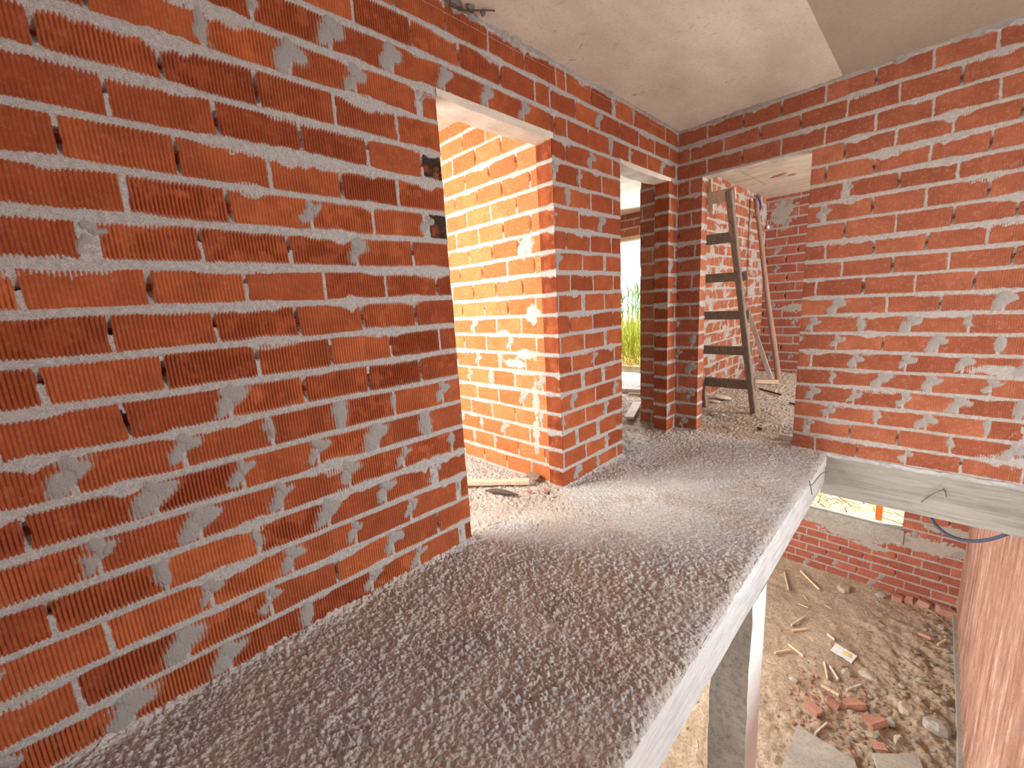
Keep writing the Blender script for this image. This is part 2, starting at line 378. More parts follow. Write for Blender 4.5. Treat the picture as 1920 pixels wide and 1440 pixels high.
m, n, b = mat('salmon_ribbed_wall'); v = coords(n, (1, 7, .8)); v2 = coords(n, (1, 30, 4))
a1 = noise(n, 1.5, 6, .7, v, .4); a2 = noise(n, 2.2, 5, .6, v2)
c = ramp(n, a1.outputs[0], [(.34, (.22, .10, .07)), (.5, (.38, .205, .15)), (.68, (.58, .38, .29))]).outputs[0]
c = mixc(n, ramp(n, a2.outputs[0], [(.35, (.55,)*3), (.55, (0, 0, 0))]).outputs[0], c, (.27, .12, .08))
a3 = noise(n, 160, 2, .5, coords(n)); c = mixc(n, ramp(n, a3.outputs[0], [(.6, (0, 0, 0)), (.7, (.5,)*3)]).outputs[0], c, (.68, .48, .38))
n.links.new(c, b.inputs['Base Color']); bump(n, b, a2.outputs[0], .5, .01); M_salmon = m

def flat(name, c, rough=.6, metal=0):
    m, n, b = mat(name); v = coords(n); q = noise(n, 25, 3, .5, v)
    r = ramp(n, q.outputs[0], [(.3, tuple(x*.85 for x in c)), (.7, c)]); n.links.new(r.outputs[0], b.inputs['Base Color'])
    b.inputs['Roughness'].default_value = rough; b.inputs['Metallic'].default_value = metal; return m
M_pipe = flat('blue_grey_conduit', (.085, .105, .16), .45)
M_blue = flat('blue_cable', (.05, .08, .30), .5)
M_white = flat('white_plastic', (.85, .86, .86), .5)
M_wire = flat('rusty_tie_wire', (.10, .08, .07), .6)
M_paper = flat('white_paper', (.80, .81, .80), .8)
M_yellow = flat('yellow_print', (.80, .62, .28), .8)
M_corn = flat('corn_leaf', (.16, .36, .05), .7)
M_grassy = flat('yellow_green_grass', (.42, .46, .06), .8)
M_drygrass = flat('dry_yellow_grass', (.70, .56, .16), .8)
M_orange = flat('orange_painted_post', (.80, .25, .06), .7)
M_bright = concrete_mat('sunlit_earth', (.50, .36, .22), (.74, .58, .40), bscale=6, bstr=.6, bdist=.02, fleck=.5)

S = lambda o: tag(o, kind='structure')

# ------------------------------------------------------------------ left wall
A = Acc()
def ltypes(c): return 'ssm' if c < 7 else ('gpm' if c < 16 else 'gms')
J1a, J1b, J2a, J2b, ZD = 1.212, 1.985, 2.712, 3.452, 2.105
us = np.concatenate([np.linspace(-.60, -.37, 50)[:-1], samples(-.37, J1a, .00165)])
panel(A, (0, 0, 0), (0, 1, 0), (1, 0, 0), 0, 0, -.03, ZC, .002, .0024, JL, 41, us=us, course_types=ltypes,
      burn=[(14, 1.17), (12, 1.18)])
panel(A, (0, 0, 0), (0, 1, 0), (1, 0, 0), J1a, J1b, ZD+.012, ZC, .0022, .003, JL, 41, course_types=ltypes)
panel(A, (0, 0, 0), (0, 1, 0), (1, 0, 0), J1b, YB+.02, -.03, ZC, .0026, .0035, JL, 57, types='msgmw', smear=.8,
      holes=[(J2a, J2b, -.1, ZD)], ribs=.75)
for (a, b_) in ((-2.4, J1a), (J1b, J2a), (J2b, YB)):
    A.box((-.12, a+.035, -.1), (-.06, b_-.035, ZC))
for (a, b_) in ((J1a, J1b), (J2a, J2b)): A.box((-.12, a, ZD+.02), (-.06, b_, ZC))
A.box((-.037, -2.4, -.1), (-.0, -.60, ZC), (0, .4, 0, 0))
# end of the wall panel past the doorway: one header brick per course
panel(A, (-.12, J1b, 0), (1, 0, 0), (0, -1, 0), 0, .12, -.03, ZD, .0024, .004, None, 63, types='m', header=True, burn=())
panel(A, (-.12, J2b, 0), (1, 0, 0), (0, -1, 0), 0, .12, -.03, ZD, .004, .005, None, 64, types='m', header=True)
A.build('wall_left', M_brick); S(bpy.data.objects['wall_left'])

# ------------------------------------------------------------------ wall of the side room, seen orange through the doorway
A = Acc()
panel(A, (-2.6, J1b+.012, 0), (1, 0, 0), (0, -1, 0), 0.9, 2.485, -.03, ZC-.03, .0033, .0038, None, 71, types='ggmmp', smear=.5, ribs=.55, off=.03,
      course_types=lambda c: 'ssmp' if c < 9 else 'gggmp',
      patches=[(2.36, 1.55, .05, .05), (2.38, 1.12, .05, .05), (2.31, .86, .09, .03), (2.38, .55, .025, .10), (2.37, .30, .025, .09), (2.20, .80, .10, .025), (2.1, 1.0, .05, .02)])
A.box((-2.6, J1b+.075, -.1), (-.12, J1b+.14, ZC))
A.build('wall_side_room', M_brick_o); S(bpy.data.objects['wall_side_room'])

# ------------------------------------------------------------------ back wall with the doorway to the rear room
D3a, D3b = .197, .917
A = Acc()
panel(A, (0, YB, 0), (1, 0, 0), (0, -1, 0), -.34, 0.0, -.03, ZC, .004, .005, None, 81, types='mgm', smear=.4, ribs=.5)
panel(A, (0, YB, 0), (1, 0, 0), (0, -1, 0), 0.0, 2.75, -.012, ZC, .0031, .0034, JB, 83, types='gmm', smear=.9, ribs=.6, z_off=.0,
      holes=[(D3a, D3b, -.1, ZD)], course_types=lambda c: 'ssm' if c < 8 else 'gmm', off=-.02,
      patches=[(2.07, .33, .07, .16), (1.92, .66, .10, .022), (1.97, .13, .09, .03), (2.06, .58, .06, .05)])
panel(A, (D3a, YB, 0), (0, 1, 0), (1, 0, 0), 0, .12, -.03, ZD, .004, .005, None, 85, types='m', header=True)
panel(A, (D3b, YB, 0), (0, 1, 0), (-1, 0, 0), 0, .12, -.03, ZD, .004, .005, None, 86, types='m', header=True)
A.box((-.34, YB+.06, -.1), (D3a-.036, YB+.12, ZC)); A.box((D3b+.036, YB+.06, -.012), (4.0, YB+.12, ZC))
A.box((D3a-.04, YB+.06, ZD+.01), (D3b+.04, YB+.12, ZC))
A.build('wall_back', M_brick_d); S(bpy.data.objects['wall_back'])

# ------------------------------------------------------------------ rear room: left wall, far wall (runs down to the lower storey with a window)
A = Acc()
panel(A, (-.22, YB+.12, 0), (0, 1, 0), (1, 0, 0), 0, 3.26, -.03, ZC, .006, .006, None, 91, types='smwpg', smear=1.1, ribs=.6, dirt=.02)
A.box((-.34, YB+.12, -.1), (-.28, 7.12, ZC))
A.build('wall_rear_room_left', M_brick_d); S(bpy.data.objects['wall_rear_room_left'])
A = Acc()
WX0, WX1, WZ0, WZ1 = -.1, 1.545, -1.98, -1.30
panel(A, (0, 7.0, 0), (1, 0, 0), (0, -1, 0), -.34, 2.16, -3.1, ZC, .007, .007, None, 95, types='gmms', smear=.5, ribs=.45, z_off=-2.93+24*H-24*H, off=.02,
      holes=[(WX0, WX1, WZ0, WZ1)], patches=[(1.72, -2.10, .42, .09), (1.0, -2.24, .30, .05), (1.25, -2.32, .16, .04), (2.0, -1.85, .2, .05), (-.03, 2.22, .13, .17), (.35, .93, .30, .05)])
A.box((-.34, 7.06, -3.1), (4.0, 7.12, WZ0-.01)); A.box((-.34, 7.06, WZ1), (4.0, 7.12, ZC))
A.box((WX1, 7.06, WZ0-.02), (4.0, 7.12, WZ1+.01)); A.box((-.34, 7.06, WZ0-.02), (WX0, 7.12, WZ1+.01))
A.build('wall_far', M_brick_l); S(bpy.data.objects['wall_far'])
A = Acc(); A.box((WX0-.02, 6.985, WZ0-.20), (WX1+.02, 7.13, WZ0)); A.build('trim_5', M_stone2, smooth=False); S(bpy.data.objects['trim_5'])

# exterior wall at the end of the hall
A = Acc()
panel(A, (0, 6.0, 0), (1, 0, 0), (0, -1, 0), -3.6, -.34, -.02, ZC, .006, .006, None, 99, types='mmg', smear=.4, ribs=.5, holes=[(-2.45, -1.25, -.1, 2.10)])
A.box((-3.6, 6.06, -.1), (-2.45, 6.12, ZC)); A.box((-1.25, 6.06, -.1), (-.34, 6.12, ZC)); A.box((-2.5, 6.06, 2.10), (-1.2, 6.12, ZC))
A.build('wall_hall_end', M_brick_d); S(bpy.data.objects['wall_hall_end'])
A = Acc(); A.box((-2.5, 5.985, 2.06), (-1.2, 6.12, 2.11)); A.build('trim_4', M_pale, smooth=False); S(bpy.data.objects['trim_4'])

# lower right wall of the stair well
A = Acc()
ys = samples(1.2, 7.0, .02); zs = samples(-2.95, -.33, .03); Y, Z = np.meshgrid(ys, zs)
X = 2.12+.006*np.sin(Y*95)+(fbm(Y*9, Z*1.2, 5, 3)-.5)*.02
A.add(np.stack([X, Y, Z], -1).reshape(-1, 3), gridfaces(len(ys), len(zs))[:, ::-1])
A.box((2.15, 1.2, -3.1), (2.3, 7.0, -.33))
A.build('wall_right', M_salmon); S(bpy.data.objects['wall_right'])
A = Acc(); A.box((2.085, 1.2, -3.1), (2.2, 6.99, -2.86)); A.build('baseboard_right', M_stone2, smooth=False); S(bpy.data.objects['baseboard_right'])

# unseen walls behind and right, added to dim the room; opening shaped for light
A = Acc(); A.box((-3.6, -2.52, -3.1), (4.1, -2.40, ZC), (0, .5, 0, 0)); A.build('wall_front_blocker', M_brick_d, smooth=False); S(bpy.data.objects['wall_front_blocker'])
A = Acc()
for a, b_ in (((4.0, -2.4, -3.1), (4.12, 7.12, .1)), ((4.0, -2.4, 1.65), (4.12, 4.6, ZC)), ((4.0, 4.6, 2.3), (4.12, 7.12, ZC)), ((4.0, -2.4, .1), (4.12, 1.95, 1.65)), ((4.0, 3.5, .1), (4.12, 4.6, 1.65)), ((4.0, 6.0, .1), (4.12, 7.12, 2.3))): A.box(a, b_, (0, .5, 0, 0))
A.build('wall_stair_side_blocker', M_brick_d, smooth=False); S(bpy.data.objects['wall_stair_side_blocker'])
A = Acc(); A.box((-3.72, -2.4, -.2), (-3.6, 6.1, ZC), (0, .5, 0, 0)); A.build('wall_outer_left', M_brick_o, smooth=False); S(bpy.data.objects['wall_outer_left'])

# ------------------------------------------------------------------ lintels
def lintel(name, a, b, sag=0, m=M_lintel, ch=.0):
    A = Acc(); nx = 24
    along = 0 if (b[0]-a[0]) > (b[1]-a[1]) else 1
    t = np.linspace(0, 1, nx); V = []; F = []
    for i, q in enumerate(t):
        s = sag*math.sin(math.pi*min(1, q*1.0))**.6 if 0 < q < 1 else 0
        jz = .002*math.sin(q*23)
        lo = a[2]-s+jz
        if along == 1:
            y = a[1]+(b[1]-a[1])*q; V += [(a[0], y, lo), (b[0]-ch, y, lo), (b[0], y, lo+ch), (b[0], y, b[2]), (a[0], y, b[2])]
        else:
            x = a[0]+(b[0]-a[0])*q; V += [(x, b[1], lo), (x, a[1]+ch, lo), (x, a[1], lo+ch), (x, a[1], b[2]), (x, b[1], b[2])]
    for i in range(nx-1):
        for k in range(5):
            F.append((i*5+k, i*5+(k+1) % 5, (i+1)*5+(k+1) % 5, (i+1)*5+k))
    F.append((0, 1, 2, 3)); F.append(((nx-1)*5+3, (nx-1)*5+2, (nx-1)*5+1, (nx-1)*5))
    A.add(V, F); o = A.build(name, m, smooth=False); S(o); return o
lintel('trim_1', (-.125, J1a+.002, ZD-.012), (.006, J1b+.012, ZD+.016), .012)
lintel('trim_2', (-.13, J2a-.0, ZD-.010), (.004, J2b+.03, ZD+.012), .016)
lintel('trim_3', (D3a-.03, YB+.004, ZD-.004), (D3b+.02, YB+.125, ZD+.02), 0)

# ------------------------------------------------------------------ floor slab with rough top
A = Acc()
def cells(X, Y, f, seed):
    """granular lumps: jittered round grains of random size"""
    r = np.random.RandomState(seed); T = r.rand(4, 128, 128).astype(np.float32)
    x = X*f; y = Y*f; xi = np.floor(x).astype(int); yi = np.floor(y).astype(int); out = np.zeros(X.shape, np.float32)
    for a in (-1, 0, 1):
        for b_ in (-1, 0, 1):
            i = (xi+a) & 127; k = (yi+b_) & 127
            d = ((x-(xi+a+T[0, i, k]))**2+(y-(yi+b_+T[1, i, k]))**2)/(.35+.75*T[2, i, k])**2
            out = np.maximum(out, T[3, i, k]*np.clip(1-d, 0, 1)**.6)
    return out
taken = []
def slab_top(x0, x1, y0, y1, d, rough, seed, edge=None, mati=0, wall=None, z0=0):
    xs = samples(x0, x1, d); ys = samples(y0, y1, d); X, Y = np.meshgrid(xs, ys)
    lo = fbm(X*3, Y*3, 8, 3); g = fbm(X*170, Y*170, 12, 2, .8)
    c1 = cells(X, Y, 62., 301); c2 = cells(X, Y, 130., 302); c3 = cells(X, Y, 30., 303)
    loc = rough(X, Y)*(.45+1.1*fbm(X*6, Y*6, 19, 2))
    Z = z0+loc*(c1*.55+c2*.35+c3*.35*(fbm(X*9, Y*9, 23, 2) > .55)+(g-.5)*.35-.45)+(lo-.5)*.012
    dust = np.clip((fbm(X*2.2, Y*2.2, 88, 3)-.5)*3+np.where(X < 0, .95, 0)+np.where(Y > YB, .8, 0)+np.clip(1-np.abs(X)/.5, 0, 1)*np.clip(1-np.abs(Y-1.65)/.5, 0, 1)*.8, 0, 1)
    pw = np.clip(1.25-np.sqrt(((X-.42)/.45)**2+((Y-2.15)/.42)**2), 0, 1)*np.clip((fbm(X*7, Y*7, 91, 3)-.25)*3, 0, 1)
    if wall is not None: Z = Z+wall(X, Y)
    if edge is not None:
        e = np.clip((edge-X)/.03, 0, 1); r = (1-e)**2*.014; Z = Z-r-(1-e)*.004*vn(X*40, Y*60, 3)
        X = X+np.where(X > edge-.003, (vn(Y*60, Y*0, 9)-.5)*.005, 0)
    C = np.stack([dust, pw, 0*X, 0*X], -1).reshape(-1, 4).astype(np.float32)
    A.add(np.stack([X, Y, Z], -1).reshape(-1, 3), gridfaces(len(xs), len(ys)), C, mati)
fil = lambda X, Y: np.where((Y < J1a+.01) | ((Y > J1b) & (Y < J2a)), 1, 0)*np.exp(-np.clip(X, 0, 9)/.018)*.020*(.6+.8*vn(Y*14, X*0, 77))+np.exp(-np.clip(YB-Y, 0, 9)/.03)*.012*np.where(X > D3b, 1, np.where(X < D3a, .6, 0))
rg = lambda X, Y: (.0185-.0045*np.clip((Y-.6)/1.1, 0, 1))*(1-.25*np.clip((X-.9)/.2, 0, 1))
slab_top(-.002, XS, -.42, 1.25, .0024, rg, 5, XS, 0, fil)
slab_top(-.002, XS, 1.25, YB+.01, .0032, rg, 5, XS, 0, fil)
slab_top(-.002, XS, -2.4, -.42, .02, rg, 6, XS, 0)
slab_top(-2.6, -.002, J1a-1.9, J1b+.03, .005, lambda X, Y: .026, 15, None, 0, z0=-.002)
slab_top(-3.6, -.002, J1b+.03, 6.1, .009, lambda X, Y: .030, 16, None, 0, z0=-.002)
slab_top(-.34, 4.0, YB+.01, 7.05, .0075, lambda X, Y: .030, 17, None, 0, z0=-.002)
# cast body of the slab: side with a pour line, underside
ys = np.linspace(-2.4, YB+.02, 260)
prof = [(XS-.004, -.014), (XS+.001, -.03), (XS+.002, -.095), (XS-.004, -.102), (XS-.003, -.225), (XS-.012, -.24), (-2.6, -.24)]
V = []
for i, y in enumerate(ys):
    for j, (x, z) in enumerate(prof):
        dx = 0 if j == 6 else (vn(y*60, 0, 9)-.5)*.005*(1 if j == 0 else .2)+(vn(y*4, j*1.7, 21)-.5)*.003
        V.append((x+float(dx), y, z+(float(vn(y*9, 3, 22))-.5)*.006*(j in (2, 3))))
F = [(i*7+j, i*7+j+1, (i+1)*7+j+1, (i+1)*7+j) for i in range(len(ys)-1) for j in range(6)]
A.add(V, np.array(F)[:, ::-1], mat=2)
A.box((-3.6, J1b+.03, -.24), (-.3, 6.1, -.03), mat=2); A.box((-.34, YB+.02, -.24), (4.0, 7.03, -.03), mat=2)
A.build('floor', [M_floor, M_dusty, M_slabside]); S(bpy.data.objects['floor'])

# beam carrying the back wall, across the stair well
A = Acc()
xs = samples(XS-.02, 4.0, .01); zs = samples(-.31, -.012, .006); X, Z = np.meshgrid(xs, zs)
Y = YB-.006+(fbm(X*3, Z*60, 31, 3)-.5)*.007+(vn(X*1.2, Z*9, 33)-.5)*.006
Y = Y+np.exp(-((X-1.74-(Z+.05)*.55)/.006)**2)*np.clip((Z+.24)/.02, 0, 1)*.006
A.add(np.stack([X, Y, Z], -1).reshape(-1, 3), gridfaces(len(xs), len(zs)))
A.box((XS-.02, YB+.004, -.31), (4.0, YB+.2, -.013))
A.box((XS, YB-.004, -.311), (4.0, YB+.01, -.30))
A.build('trim_6', M_beam); S(bpy.data.objects['trim_6'])
# mortar strip between beam and first course
A = Acc(); xs = samples(XS-.02, 2.75, .006); zs = np.linspace(-.026, .004, 7); X, Z = np.meshgrid(xs, zs)
Y = YB-.010-.012*fbm(X*25, Z*60, 35, 3)+.010*np.abs(Z+.01)/.015
A.add(np.stack([X, Y, Z+(vn(X*30, Z*0, 4)-.5)*.008], -1).reshape(-1, 3), gridfaces(len(xs), len(zs)))
A.build('trim_7', M_slabside); S(bpy.data.objects['trim_7'])

# ------------------------------------------------------------------ ceiling
A = Acc()
def ceil(x0, x1, y0, y1, mi, z=ZC, d=.06):
    xs = samples(x0, x1, d); ys = samples(y0, y1, d); X, Y = np.meshgrid(xs, ys)
    Z = z+(fbm(X*2, Y*2, 44, 3)-.5)*.008
    A.add(np.stack([X, Y, Z], -1).reshape(-1, 3), gridfaces(len(xs), len(ys))[:, ::-1], mat=mi)
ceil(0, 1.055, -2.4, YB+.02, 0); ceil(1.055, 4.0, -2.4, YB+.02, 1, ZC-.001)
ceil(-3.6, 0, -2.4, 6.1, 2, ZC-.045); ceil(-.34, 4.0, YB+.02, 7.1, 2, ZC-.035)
A.box((-3.6, -2.4, ZC+.01), (4.0, 7.1, ZC+.12), mat=0)
A.build('ceiling', [M_ceil, M_ceil_d, M_ceil_b]); S(bpy.data.objects['ceiling'])
# gray mortar fillet along the ceiling edge
A = Acc()
for (o, d, nn, L, sd) in (((0, .2, 0), (0, 1, 0), (1, 0, 0), 3.42, 1), ((0, YB, 0), (1, 0, 0), (0, -1, 0), 2.75, 2)):
    us = samples(0, L, .008); t = np.linspace(0, 1, 6); U, T = np.meshgrid(us, t)
    k = .010+.016*vn(U*9, T*0, 50+sd)*vn(U*33, T*0, 51+sd)*2
    out = k*T*.9-.008*(1-T)+.003*(fbm(U*60, T*5, 53, 2)-.5); dn = -k*(1-T)*1.2
    V = np.array(o)+U.ravel()[:, None]*np.array(d)+out.ravel()[:, None]*np.array(nn)+(ZC+.003+dn).ravel()[:, None]*np.array([0, 0, 1.])
    A.add(V, gridfaces(len(us), 6))
A.build('trim_8', M_stone2); S(bpy.data.objects['trim_8'])

# ------------------------------------------------------------------ column under the slab edge
A = Acc()
zs = samples(-3.0, -.235, .02); 
def colring(z):
    r = lambda k: (float(vn(z*12, k, 60))-.5)*.012
    return [(.955+r(1), 1.93+r(2)), (XS-.004+r(3)*.6, 1.925+r(4)), (XS-.003+r(5)*.3, 2.145), (.955, 2.145)]
V = []; F = []; mt = []
for z in zs:
    for (x, y) in colring(z): V.append((x, y, z))
n_ = len(zs)
Fd = [(i*4+0, i*4+1, i*4+5, i*4+4) for i in range(n_-1)]+[(i*4+2, i*4+3, i*4+7, i*4+6) for i in range(n_-1)]+[(i*4+3, i*4+0, i*4+4, i*4+7) for i in range(n_-1)]
Fw = [(i*4+1, i*4+2, i*4+6, i*4+5) for i in range(n_-1)]
A.add(V, Fd, mat=0); A.add(V, Fw, mat=1)
A.box((XS-.03, 1.90, -3.0), (XS-.02, 1.93, -.24), mat=1) if False else None
o = A.build('trim_9', [M_column, M_collit]); S(o)

# ------------------------------------------------------------------ lower ground
A = Acc()
xs = samples(-2.4, 2.12, .018); ys = samples(.6, 7.05, .018); X, Y = np.meshgrid(xs, ys)
Z = -2.965+(fbm(X*1.5, Y*1.5, 70, 3)-.5)*.10+(fbm(X*12, Y*12, 73, 4, .65)-.5)*.10*(.35+1.0*np.clip((X-.9)+(5.2-Y)*.35, 0, 1))+.05*np.clip((X-1.6), 0, .3)+.05*np.exp(-(7-Y)/.2)
A.add(np.stack([X, Y, Z], -1).reshape(-1, 3), gridfaces(len(xs), len(ys)))
A.build('ground', M_dirt); S(bpy.data.objects['ground'])
def gz(x, y):
    return float(-2.965+(fbm(x*1.5, y*1.5, 70, 3)-.5)*.10+(fbm(x*12, y*12, 73, 4, .65)-.5)*.10*(.35+1.0*min(1, max(0, (x-.9)+(5.2-y)*.35)))+.05*min(.3, max(0, x-1.6))+.05*math.exp(-(7-y)/.2))

# outdoors: terrain, corn, grass
A = Acc()
for (xa, xb, ya) in ((-14, -.34, 6.12), (-.34, 12, 7.14)):
    xs = samples(xa, xb, .25); ys = samples(ya, 40, .25); X, Y = np.meshgrid(xs, ys)
    Z = (-.03 if xb < 0 else -2.58)+(fbm(X*2, Y*2, 80, 3)-.5)*.08+.02*(Y-7)
    A.add(np.stack([X, Y, Z], -1).reshape(-1, 3), gridfaces(len(xs), len(ys)))
A.box((-.40, 7.12, -2.7), (-.30, 40, -.05))
A.build('ground_outdoors', M_bright); S(bpy.data.objects['ground_outdoors'])

def blade(V, F, base, h, lean, az, wd, seg=5):
    d = Vector((math.cos(az), math.sin(az), 0)); s = Vector((-d.y, d.x, 0)); b0 = len(V)
    for i in range(seg+1):
        q = i/seg; p = Vector(base)+d*lean*q*q+Vector((0, 0, h*(q-.35*q*q*min(1, lean/h*1.3))))
        ww = wd*(1-q)**.6*(.5+q if q < .5 else 1)
        V += [tuple(p-s*ww), tuple(p+s*ww+d*ww*.3)]
    for i in range(seg): F.append((b0+2*i, b0+2*i+1, b0+2*i+3, b0+2*i+2))
rnd = random.Random(7)
V = []; F = []
for i in range(2600):
    y = rnd.uniform(7.1, 12); x = -2.0-(y-7)*.52+rnd.uniform(-.9, .9)-.35
    blade(V, F, (x, y, -.05+.02*(y-7)), rnd.uniform(.25, .75), rnd.uniform(.05, .35), rnd.uniform(0, 6.28), rnd.uniform(.006, .014), 4)
A = Acc(); A.add(V, F)
V = []; F = []
for i in range(1100):
    y = rnd.uniform(6.9, 8.6); x = -2.0-(y-7)*.52+rnd.uniform(-.7, .5)-.3
    blade(V, F, (x, y, -.04+.02*(y-7)), rnd.uniform(.06, .25), rnd.uniform(.1, .35), rnd.uniform(0, 6.28), rnd.uniform(.005, .012), 3)
A.add(V, F, mat=1); o = A.build('tall_grass', [M_grassy, M_drygrass])
tag(o, 'yellow green tall grass with dry tufts outside the far doorway of the hall', 'grass', kind='stuff')
def corn(i, x, y, z, h):
    root = empty('corn_plant', (x, y, z))
    V = []; F = []; nseg = 8
    for k in range(nseg+1):
        zz = h*k/nseg; r = .018*(1-.7*k/nseg)
        for a in range(6): V.append((r*math.cos(a*1.047), r*math.sin(a*1.047), zz))
    for k in range(nseg):
        for a in range(6): F.append((k*6+a, k*6+(a+1) % 6, (k+1)*6+(a+1) % 6, (k+1)*6+a))
    A = Acc(); A.add(V, F); A.build('stalk', M_corn, root)
    V = []; F = []
    for k in range(11):
        blade(V, F, (0, 0, h*(.12+.075*k)), rnd.uniform(.30, .55), rnd.uniform(.3, .6), k*2.6+rnd.uniform(-.5, .5), rnd.uniform(.03, .05), 7)
    A = Acc(); A.add(V, F); A.build('foliage', M_corn, root)
    return root
plants = []
for i in range(9):
    y = 12.5+i*.9; x = -2.0-(y-7)*.52-.35+((i*37) % 5-2)*.28
    h = 1.55+((i*13) % 4)*.13
    if i < 3: r_ = corn(i, x, y, .05, h); plants.append(r_)
    else:
        src = plants[i % 3]; r_ = src.copy(); col.objects.link(r_); r_.location = (x, y, .05); r_.rotation_euler = (0, 0, i*1.3)
        for ch in list(src.children):
            c_ = ch.copy(); col.objects.link(c_); c_.parent = r_
    tag(r_, 'green corn plant standing in the field beyond the grass outside', 'plant', 'corn plants in the field outside')
# litter of dry stalks below the lower window
V = []; F = []
for i in range(900):
    x = rnd.uniform(-.2, 3.2); y = rnd.uniform(7.4, 11)
    if abs(x-1.25) < .3 and abs(y-8.35) < .3: x += .8
    L = rnd.uniform(.08, .35); a = rnd.uniform(0, 3.14); r = rnd.uniform(.003, .009)
    z = -2.5+.02*(y-7)+rnd.uniform(0, .05); d = Vector((math.cos(a), math.sin(a), rnd.uniform(-.1, .15)))*L; s = Vector((-math.sin(a), math.cos(a), 0))*r
    b0 = len(V); p = Vector((x, y, z))
    V += [tuple(p-s), tuple(p+s), tuple(p+s+d), tuple(p-s+d), tuple(p+Vector((0, 0, r*2))), tuple(p+d+Vector((0, 0, r*2)))]
    F += [(b0, b0+3, b0+5, b0+4), (b0+1, b0+4, b0+5, b0+2)]
A = Acc(); A.add(V, F[::2]+F[1::4]); A.add(V, F[3::4], mat=1); o = A.build('dry_stalk_litter', [M_straw, M_dark])
tag(o, 'dry straw and stalk litter on the sunlit earth outside the lower window', 'straw', kind='stuff')

# ------------------------------------------------------------------ shaped solids
def rot_to(d):
    return Vector(d).to_track_quat('Z', 'Y').to_matrix()
def beam_mesh(p0, p1, w_, t_, wdir=(1, 0, 0), seed=1, rough=.002, seg=14, taper=1.0, bev=.12, skew=0):
    """sawn timber between two points, chamfered and slightly warped"""
    p0 = Vector(p0); p1 = Vector(p1); d = (p1-p0).normalized(); a = (Vector(wdir)-d*Vector(wdir).dot(d)).normalized(); b_ = d.cross(a)
    r = random.Random(seed); V = []; F = []; c = min(w_, t_)*bev
    ph = [r.uniform(0, 6) for _ in range(4)]
    for i in range(seg+1):
        q = i/seg; k = 1+(taper-1)*q
        cx = math.sin(q*3.1+ph[0])*rough*1.5; cy = math.sin(q*2.3+ph[1])*rough*1.5
        hw = w_/2*k+math.sin(q*17+ph[2])*rough*.4; ht = t_/2*k+math.sin(q*13+ph[3])*rough*.4
        for (u, v_) in ((-hw+c, -ht), (hw-c, -ht), (hw, -ht+c), (hw, ht-c), (hw-c, ht), (-hw+c, ht), (-hw, ht-c), (-hw, -ht+c)):
            e = skew*u if i in (0, seg) else 0
            V.append(tuple(p0+(p1-p0)*q+d*e+a*(u+cx)+b_*(v_+cy)))
    for i in range(seg):
        for k in range(8): F.append((i*8+k, i*8+(k+1) % 8, (i+1)*8+(k+1) % 8, (i+1)*8+k))
    for base, fl in ((0, True), (seg*8, False)):
        q = [(0, 1, 2, 7), (7, 2, 3, 6), (6, 3, 4, 5)]
        for f in q: F.append(tuple(base+x for x in (f[::-1] if fl else f)))
    return V, F
def timber(name, p0, p1, w_, t_, m, parent=None, **k):
    V, F = beam_mesh(p0, p1, w_, t_, **k); A = Acc(); A.add(V, F); return A.build(name, m, parent, smooth=False)
def tube_mesh(pts, r, n_=10, rf=None):
    pts = [Vector(p) for p in pts]; V = []; F = []
    for i, p in enumerate(pts):
        d = (pts[min(i+1, len(pts)-1)]-pts[max(i-1, 0)]).normalized()
        a = d.cross(Vector((.3, .2, .9))).normalized(); b_ = d.cross(a); rr = rf(i/(len(pts)-1)) if rf else r
        for k in range(n_): t = 2*math.pi*k/n_; V.append(tuple(p+a*rr*math.cos(t)+b_*rr*math.sin(t)))
    for i in range(len(pts)-1):
        for k in range(n_): F.append((i*n_+k, i*n_+(k+1) % n_, (i+1)*n_+(k+1) % n_, (i+1)*n_+k))
    h_ = n_//2
    for base in (0, (len(pts)-1)*n_):
        for k in range(h_-1): F.append((base+k, base+k+1, base+n_-2-k, base+n_-1-k))
    return V, F
def tube(name, pts, r, m, parent=None, **k):
    V, F = tube_mesh(pts, r, **k); A = Acc(); A.add(V, F); return A.build(name, m, parent)
def bez(p, n_=24):
    p = [Vector(q) for q in p]; o = []
    for i in range(n_+1):
        t = i/n_; q = list(p)
        while len(q) > 1: q = [q[j].lerp(q[j+1], t) for j in range(len(q)-1)]
        o.append(q[0])
    return o
def rock_mesh(seed, s=(1, 1, 1), n_=9, cut=.8):
    r = random.Random(seed); V = []; F = []; rings = 7
    pl = [(Vector((r.gauss(0, 1), r.gauss(0, 1), r.gauss(0, 1))).normalized(), r.uniform(.5, .85)) for _ in range(9)]
    for i in range(rings+1):
        th = math.pi*(i+.001)/(rings+.002)
        for k in range(n_):
            ph = 2*math.pi*k/n_; d = Vector((math.sin(th)*math.cos(ph), math.sin(th)*math.sin(ph), math.cos(th))); q = 1.
            for (nn, dd) in pl:
                c_ = d.dot(nn)
                if c_ > 0: q = min(q, dd/c_)
            V.append((d.x*q*s[0], d.y*q*s[1], d.z*q*s[2]))
    for i in range(rings):
        for k in range(n_): F.append((i*n_+k, (i+1)*n_+k, (i+1)*n_+(k+1) % n_, i*n_+(k+1) % n_))
    return V, F
